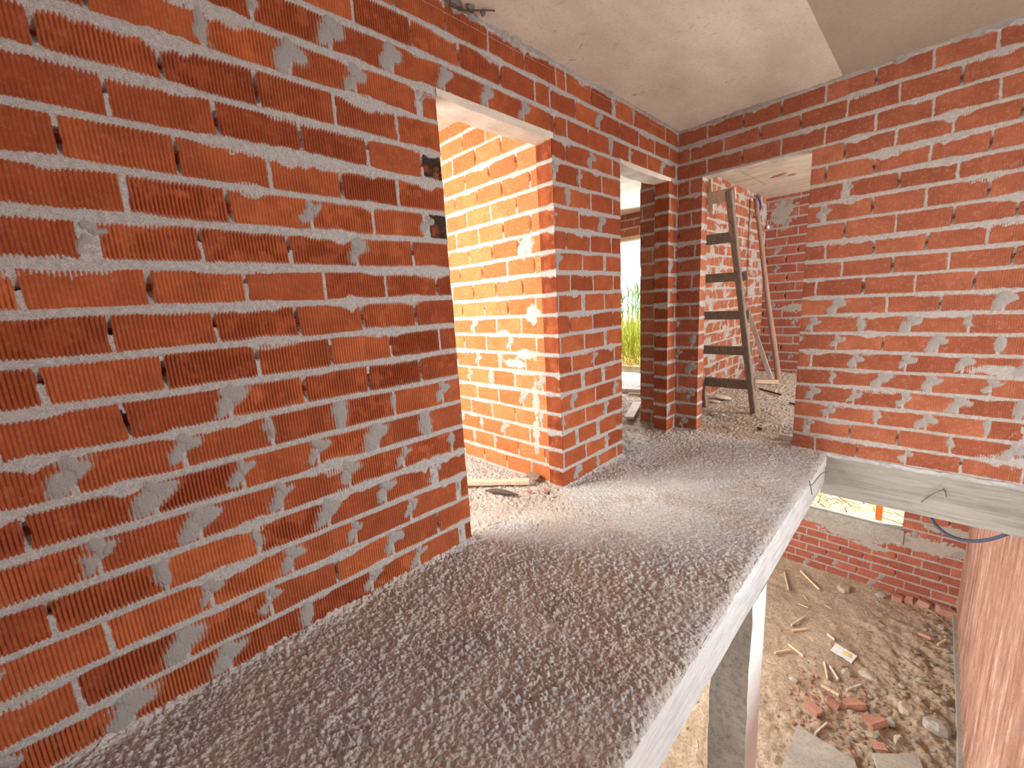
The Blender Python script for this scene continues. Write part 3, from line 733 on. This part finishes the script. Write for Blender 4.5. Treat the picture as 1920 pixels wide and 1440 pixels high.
def brickbit_mesh(seed, L, W, T):
    """broken piece of ribbed brick: ribs along the long side, jagged ends, core holes"""
    r = random.Random(seed); V = []; F = []; nr = max(4, int(W/.0055)); 
    j0 = [r.uniform(-.25, .25)*W for _ in range(nr+1)]; j1 = [r.uniform(-.25, .25)*W for _ in range(nr+1)]
    s0 = r.uniform(-.5, .5); s1 = r.uniform(-.5, .5)
    for i in range(nr+1):
        q = i/nr-.5; y = q*W; z = T/2+(.0022 if i % 2 else -.0008)
        x0 = -L/2+s0*y+j0[i]*.3; x1 = L/2+s1*y+j1[i]*.3
        V += [(x0, y, z), (x1, y, z), (x0+r.uniform(-.004, .004), y, -T/2), (x1+r.uniform(-.004, .004), y, -T/2)]
    for i in range(nr):
        a = i*4; b_ = a+4
        F += [(a, a+1, b_+1, b_), (a+2, b_+2, b_+3, a+3), (a, b_, b_+2, a+2), (a+1, a+3, b_+3, b_+1)]
    F += [(0, 2, 3, 1), (nr*4, nr*4+1, nr*4+3, nr*4+2)]
    return V, F
def solid(name, VF, m, loc, rot=(0, 0, 0), parent=None, smooth=False):
    A = Acc(); A.add(*VF); o = A.build(name, m, parent, smooth=smooth); o.location = loc; o.rotation_euler = rot; return o

# ------------------------------------------------------------------ ladder in the rear room
lad = empty('wooden_ladder', (.18, 4.5, 0))
tag(lad, 'dark weathered wooden ladder leaning in the doorway of the rear room', 'ladder')
def lp(x, z, off=0): return (x-.18, -.352*z+off, z)
timber('stile', lp(.405, .01), lp(.345, 1.995), .050, .058, M_oldwood, lad, seed=3, rough=.003, seg=20)
timber('stile', lp(-.065, .01), lp(-.035, 1.995), .045, .055, M_oldwood, lad, seed=4, rough=.003, seg=20)
for i, (z, hh, mm, x0, x1) in enumerate(((.295, .105, M_oldwood, -.075, .43), (.642, .088, M_oldwood, -.07, .42), (.985, .078, M_oldwood, -.07, .42),
                                        (1.325, .075, M_oldwood, -.07, .425), (1.65, .085, M_oldwood, -.065, .37), (1.97, .095, M_pale, -.06, .375))):
    o = timber('rung', lp(x0, z, .035), lp(x1, z, .035), hh, .026, mm, lad, wdir=(0, -.33, .94), seed=10+i, rough=.0015, seg=8)
    if i == 5: o['label'] = 'pale new board nailed on as top rung'
# bits beside the ladder
o = timber('wooden_plank', (.115, 4.03, 1.90), (.10, 3.97, 2.30), .045, .022, M_pale, wdir=(1, 0, 0), seed=21)
tag(o, 'short pale upright board at the top of the dark ladder', 'plank')

pole = tube('wooden_pole', [Vector((.235, 6.18, .0)).lerp(Vector((-.15, 6.22, 2.34)), i/14)+Vector((math.sin(i*.7)*.006, math.cos(i*.9)*.006, 0)) for i in range(15)], .04, M_red, rf=lambda q: .036-.010*q)
tag(pole, 'long reddish wooden pole leaning in the far corner of the rear room', 'pole')
o = timber('wooden_plank', (.125, 6.30, .02), (-.185, 6.27, .90), .055, .022, M_grey, wdir=(1, 0, 0), seed=24, seg=8)
tag(o, 'pale plank leaning on the wall left of the reddish pole', 'plank')
o = timber('wooden_plank', (.02, 5.98, .03), (.25, 6.10, .03), .05, .04, M_pale, wdir=(0, 0, 1), seed=25, seg=6)
tag(o, 'short pale timber lying at the foot of the reddish pole', 'plank')
o = timber('stick', (.17, 5.62, .02), (.45, 5.36, .02), .02, .012, M_dark, wdir=(0, 0, 1), seed=26, seg=6)
tag(o, 'dark thin stick on the floor right of the ladder', 'stick')
o = timber('stick', (.60, 5.02, .02), (.70, 4.97, .02), .018, .012, M_dark, wdir=(0, 0, 1), seed=27, seg=4)
tag(o, 'small dark stick on the rear room floor near the right door jamb', 'stick')
o = timber('wooden_block', (.79, 3.80, .022), (.96, 3.775, .022), .035, .03, M_grey, wdir=(0, 0, 1), seed=28, seg=4)
tag(o, 'small grey wooden block at the foot of the right door jamb', 'block')
o = solid('broken_concrete', rock_mesh(31, (.10, .07, .022)), M_lintel, (-.02, 4.92, .03), (.05, .1, .4)); tag(o, 'flat pale broken tile piece behind the left foot of the ladder', 'rubble')
o = solid('broken_concrete', rock_mesh(32, (.10, .035, .015)), M_lintel, (-.04, 4.72, .02), (0, 0, .1)); tag(o, 'thin pale shard on the floor beside the left foot of the ladder', 'rubble')
o = solid('stone', rock_mesh(33, (.06, .045, .028)), M_stone2, (-.03, 4.28, .02), (0, 0, .3)); tag(o, 'light grey stone in front of the left foot of the ladder', 'stone')
o = solid('stone', rock_mesh(34, (.05, .04, .02)), M_stone, (.12, 4.22, .012), (0, 0, .9)); tag(o, 'olive brown lump beside the white scrap in the rear doorway', 'stone')
o = solid('plastic_scrap', rock_mesh(35, (.028, .018, .012)), M_white, (.22, 4.21, .016), (0, .3, .5), smooth=False); tag(o, 'crumpled white plastic scrap on the floor of the rear doorway', 'litter')
o = solid('dark_clod', rock_mesh(36, (.038, .018, .014)), M_dark, (.61, 3.95, .012), (0, 0, -.7)); tag(o, 'small black scrap on the floor inside the rear doorway', 'litter')
o = solid('light_bulb', rock_mesh(37, (.03, .03, .03), 12), M_white, (-.18, 6.95, 2.06), smooth=True); tag(o, 'small white fitting on the far corner of the rear room', 'lamp')
o = tube('blue_cable', bez([(-.20, 6.44, 2.42), (-.15, 6.50, 2.34), (-.14, 6.50, 2.22), (-.20, 6.40, 2.14)]), .012, M_blue)
tag(o, 'blue cable loop hanging from the rear room ceiling behind the pole', 'cable')
for i, (x, y, s) in enumerate(((.34, 5.83, (.14, .05)), (.44, 5.95, (.06, .04)))):
    o = solid('ceiling_hole_patch', rock_mesh(140+i, (s[0], s[1], .006)), M_bit, (x-.12, y-.1, ZC-.040), (0, 0, -.5))
    tag(o, ('larger' if i == 0 else 'smaller')+' brick red broken patch in the rear room ceiling', 'brick')

# hall bits seen through the narrow opening
o = timber('wooden_plank', (-1.75, 4.50, .03), (-.55, 4.93, .03), .05, .04, M_grey, wdir=(0, 0, 1), seed=41); tag(o, 'long grey timber lying across the hall floor behind the narrow opening', 'plank')
o = timber('wooden_plank', (-1.02, 4.60, .02), (-.80, 4.66, .02), .03, .02, M_pale, wdir=(0, 0, 1), seed=42, seg=5); tag(o, 'small pale stick just in front of the long timber in the hall', 'plank')
o = timber('wooden_plank', (-.43, 3.56, .04), (-.66, 4.15, .045), .09, .02, M_lintel, wdir=(1, .3, 0), seed=43, seg=8); tag(o, 'pale grey board on the floor behind the narrow opening, nearest one', 'plank')

# bits in the first doorway
o = timber('wooden_plank', (-.70, 1.46, .035), (-.215, 1.885, .03), .030, .045, M_pale, wdir=(0, 0, 1), seed=44, seg=10); tag(o, 'pale sawn timber lying on the floor in the first doorway', 'plank')
o = solid('broken_brick', brickbit_mesh(45, .07, .05, .045), M_red, (-.235, 1.945, .040), (1.1, .35, .5)); tag(o, 'dark broken brick wedge leaning on the orange wall in the first doorway', 'brick')
o = tube('dry_bark', bez([(-.36, 1.63, .015), (-.30, 1.67, .022), (-.22, 1.68, .02), (-.16, 1.72, .012)]), .012, M_dark, rf=lambda q: .006+.012*math.sin(3.14*min(1, q*1.05))); tag(o, 'dark strip of bark on the floor in front of the pale timber', 'bark')
for i, (x, y, s, l) in enumerate(((-.135, 1.80, .020, 'orange brick chip left of a longer chip in the first doorway'), (-.055, 1.875, .026, 'longer orange red brick chip near the pillar foot'), (.035, 1.80, .012, 'tiny orange brick chip in front of the pillar corner'))):
    o = solid('brick_chip', rock_mesh(50+i, (s*1.3, s*.8, s*.55)), M_bit, (x, y, .012), (0, 0, .4+i)); tag(o, l, 'brick')
o = solid('stone', rock_mesh(55, (.018, .015, .012)), M_stone, (.02, 1.84, .012)); tag(o, 'small tan pebble beside the tiny brick chip near the pillar', 'stone')

# tie wires, conduit
o = tube('tie_wire', bez([(XS+.004, 3.02, -.03), (XS+.03, 3.0, -.03), (XS+.02, 3.18, .02), (XS+.05, 3.32, -.03)]), .0022, M_wire); tag(o, 'thin rusty wire sticking out of the slab edge near the beam', 'wire')
o = tube('tie_wire', bez([(XS+.0, 3.02, -.0), (XS+.02, 2.98, -.03), (XS+.03, 2.95, -.06)]), .0022, M_wire); tag(o, 'short rusty wire end poking from the slab edge', 'wire')
o = tube('tie_wire', bez([(1.74, YB-.012, -.10), (1.70, YB-.03, -.13), (1.68, YB-.02, -.16), (1.645, YB-.012, -.22)]), .0018, M_wire); tag(o, 'bent dark wire in the groove of the grey beam', 'wire')
o = tube('tie_wire', bez([(1.735, YB-.012, -.098), (1.75, YB-.03, -.12), (1.752, YB-.02, -.145)]), .0025, M_wire); tag(o, 'short dark wire spur at the top of the beam groove', 'wire')
o = tube('tie_wire', bez([(.012, 1.36, 2.47), (.05, 1.40, 2.455), (.09, 1.43, 2.46), (.10, 1.50, 2.475)]), .003, M_wire); tag(o, 'rusty wire hanging where the ceiling meets the left wall above the first doorway', 'wire')
for i, (y, q) in enumerate(((1.33, .03), (1.41, .022), (1.47, .016))):
    o = solid('concrete_lump', rock_mesh(160+i, (q, q*1.6, q*.6)), M_column, (.03+.012*i, y, ZC-.008), (0, 0, .5*i)); tag(o, ('largest', 'middle', 'smallest')[i]+' of the dark broken concrete lumps at the ceiling edge above the first doorway', 'rubble')
o = tube('electrical_conduit', bez([(1.685, 3.80, -.34), (1.715, 3.80, -.47), (1.83, 3.79, -.54), (1.93, 3.78, -.50), (2.04, 3.76, -.36)], 30), .0105, M_pipe, n_=12); tag(o, 'blue grey conduit looped below the concrete beam', 'conduit')
o = timber('orange_post', (1.245, 8.35, -2.6), (1.245, 8.35, -1.1), .085, .085, M_orange, seed=60); tag(o, 'orange post standing outside the lower window', 'post')

# ------------------------------------------------------------------ rubble on the lower ground
def board(name, pts, th, m, label, cat):
    z = [p[2] for p in pts]; V = [tuple(p) for p in pts]+[(p[0], p[1], p[2]-th) for p in pts]
    F = [(0, 1, 2, 3), (7, 6, 5, 4)]+[(i, (i+4), (i+1) % 4+4, (i+1) % 4) for i in range(4)]
    A = Acc(); A.add(V, F); o = A.build(name, m, smooth=False); tag(o, label, cat); return o
board('cement_board', [(1.03, 4.09, -2.89), (1.00, 3.35, -2.88), (1.75, 3.30, -2.86), (1.45, 4.06, -2.88)], .03, M_stone2, 'large flat grey board lying on the dirt at the foot of the well', 'board')
board('cement_board', [(1.56, 4.20, -2.85), (1.80, 3.5, -2.84), (2.06, 3.6, -2.83), (1.84, 4.44, -2.85)], .03, M_stone2, 'grey board right of the largest one, partly under rubble', 'board')
pr = empty('paper_bag', (1.205, 5.44, gz(1.2, 5.44)+.02)); tag(pr, 'crumpled white paper scrap with yellow patch on the dirt', 'litter')
xs = np.linspace(-.1, .1, 9); ys = np.linspace(-.08, .08, 8); X, Y = np.meshgrid(xs, ys)
A = Acc(); A.add(np.stack([X+.2*Y, Y-.35*X, .012*vn(X*60, Y*60, 3)+.05*np.abs(X)*0], -1).reshape(-1, 3), gridfaces(9, 8)); A.build('sheet', M_paper, pr)
A = Acc(); A.add(np.stack([X*.35+.03, Y*.4+.0, .012*vn(X*60, Y*60, 3)+.006], -1).reshape(-1, 3), gridfaces(9, 8)); A.build('printed_patch', M_yellow, pr)

named_bricks = [((1.37, 4.80), .14, .10, .06, .6, 'broken ribbed brick, upper one of the pair at the rubble heap edge'),
 ((1.54, 4.66), .15, .10, .06, .9, 'flat salmon ribbed brick piece beside the big stones'),
 ((1.09, 4.42), .14, .09, .05, -.3, 'red brick half on the lower left side of the heap'),
 ((1.22, 4.66), .11, .09, .06, .1, 'dark red brick lump in the middle of the heap'),
 ((1.60, 4.40), .10, .08, .045, .3, 'small ribbed brick with dark top near the grey boards'),
 ((1.65, 4.30), .10, .08, .03, .5, 'thin ribbed brick shard just above the right grey board'),
 ((1.86, 6.30), .13, .06, .03, -.4, 'single orange brick sliver near the right wall'),
 ((2.02, 6.90), .14, .10, .09, .2, 'whole brick end against the corner of the far lower wall'),
 ((1.83, 6.92), .11, .08, .07, -.1, 'brick piece left of the whole one by the lower wall'),
 ((1.695, 6.94), .08, .08, .07, .1, 'upright brick half in the row under the lower window'),
 ((1.58, 6.90), .10, .09, .08, .2, 'leftmost brick half of the row along the lower wall')]
for i, ((x, y), L, W, T, a, l) in enumerate(named_bricks):
    r = random.Random(i+200); taken.append((x, y, max(L, W)*.55))
    o = solid('broken_brick', brickbit_mesh(60+i, L, W, T), M_bit, (x, y, gz(x, y)+T*.4), (r.uniform(-.3, .3), r.uniform(-.3, .3), a)); tag(o, l, 'brick')
named_stones = [((1.95, 4.95), (.13, .10, .08), 'large pale rock against the footing of the right wall'),
 ((1.74, 5.02), (.10, .07, .05), 'flat yellowish rock left of the large pale rock'),
 ((1.27, 5.15), (.045, .06, .045), 'rounded grey stone above the red brick heap'),
 ((1.66, 4.78), (.05, .07, .05), 'brown flat stone right of the ribbed brick pair'),
 ((1.72, 4.62), (.07, .06, .06), 'round brown stone beside the flat salmon brick'),
 ((1.45, 5.30), (.12, .10, .03), 'light crumbly slab of mortar below the white scrap'),
 ((1.42, 6.85), (.07, .05, .05), 'grey stone at the base of the lower far wall'),
 ((1.05, 6.75), (.12, .08, .06), 'brown rounded rock in the dark strip by the lower wall'),
 ((.88, 4.70), (.05, .05, .03), 'lone pale round stone left of the brick heap')]
for i, ((x, y), s, l) in enumerate(named_stones):
    taken.append((x, y, max(s[:2])*1.0))
    o = solid('stone', rock_mesh(90+i, s), M_stone if i % 3 else M_stone2, (x, y, gz(x, y)+s[2]*.35), (0, 0, i*1.1)); tag(o, l, 'stone')
named_sticks = [((.67, 5.57), (.77, 5.82), 'pale wood offcut on the dirt, farthest of the pair'), ((.70, 5.48), (.82, 5.60), 'pale wood offcut nearest the column, lower of the pair'),
 ((1.07, 5.16), (1.13, 4.93), 'pale batten above the stones of the heap, left of two'), ((1.12, 5.14), (1.22, 5.01), 'brown batten beside the left pale batten'),
 ((.72, 5.20), (.88, 5.12), 'slanting wood strip right of the column'), ((.64, 4.95), (.76, 5.12), 'thin wood strip close to the column'),
 ((1.30, 4.92), (1.40, 5.08), 'thick pale batten end by the ribbed brick'), ((1.10, 4.84), (1.25, 4.80), 'long pale batten lying on top of the brick heap'),
 ((1.96, 6.22), (2.02, 6.35), 'short pale offcut by the right wall'), ((1.02, 5.66), (1.10, 5.62), 'small bright offcut above the white scrap'),
 ((.52, 6.85), (.80, 6.55), 'long pink grey board in the far left corner'), ((.36, 6.65), (.48, 6.30), 'pale batten leaning in the far left corner'),
 ((1.16, 4.14), (1.22, 4.35), 'pale batten standing between the brick heap and grey board')]
for i, ((x0, y0), (x1, y1), l) in enumerate(named_sticks):
    for q in (0, .33, .66, 1): taken.append((x0+(x1-x0)*q, y0+(y1-y0)*q, .03))
    o = timber('wood_offcut', (x0, y0, gz(x0, y0)+.02), (x1, y1, gz(x1, y1)+.022), .028, .014, M_pale if i % 3 else M_grey, wdir=(0, 0, 1), seed=300+i, seg=5); tag(o, l, 'wood')

# scattered small pieces: individual copies
rocks = [solid('stone', rock_mesh(400+i, (1, .8, .5)), (M_stone, M_stone2, M_stone)[i % 3], (0, 0, -20)) for i in range(6)]
bits = [solid('brick_chip', brickbit_mesh(420+i, 1.2, .8, .4) if False else rock_mesh(430+i, (1.2, .7, .35), 7), M_bit, (0, 0, -20)) for i in range(5)]
chips = [timber('wood_chip', (-.5, 0, 0), (.5, 0, 0), .12, .08, M_pale, wdir=(0, 0, 1), seed=440+i, seg=4) for i in range(3)]
rr = random.Random(99); used = set()
def scatter(protos, n_, pos, size, label, cat, group, zoff=.3):
    for i in range(n_):
        for _ in range(60):
            x, y = pos(); s = size()
            if all((x-a)**2+(y-b_)**2 > (r_+s*1.15)**2 for (a, b_, r_) in taken): break
        else: continue
        taken.append((x, y, s*.8))
        src = protos[i % len(protos)]
        if src.name in used: o = src.copy(); col.objects.link(o)
        else: o = src; used.add(src.name)
        o.location = (x, y, gz(x, y)+s*zoff*.5); o.scale = (s, s, s); o.rotation_euler = (rr.uniform(-.3, .3), rr.uniform(-.3, .3), rr.uniform(0, 6.28))
        tag(o, label, cat, group)
def p_all(): return rr.uniform(.15, 2.05), rr.uniform(3.3, 6.9)
def p_heap():
    while True:
        x = rr.gauss(1.28, .17); y = rr.gauss(4.68, .25)
        if x < 2.02 and y > 4.1: return x, y
def p_right():
    while True:
        x = rr.uniform(1.3, 2.06); y = rr.uniform(4.2, 6.6)
        if x > 1.9-(6.6-y)*.3: return x, y
scatter(rocks, 150, p_right, lambda: rr.uniform(.012, .045), 'small stone in the rubble strewn over the dirt', 'stone', 'small rubble stones on the dirt')
scatter(rocks, 120, p_all, lambda: rr.uniform(.008, .026), 'small stone in the rubble strewn over the dirt', 'stone', 'small rubble stones on the dirt')
scatter(bits, 110, p_heap, lambda: rr.uniform(.012, .035), 'small red chip in the broken brick heap on the dirt', 'brick', 'red brick chips of the heap')
scatter(bits, 26, lambda: (rr.uniform(1.62, 2.05), rr.uniform(6.72, 6.95)), lambda: rr.uniform(.015, .05), 'brick fragment in the row along the foot of the lower wall', 'brick', 'brick fragments along the lower wall')
scatter(chips, 40, p_all, lambda: rr.uniform(.05, .13), 'thin wood splinter lying on the dirt', 'wood', 'wood splinters on the dirt')
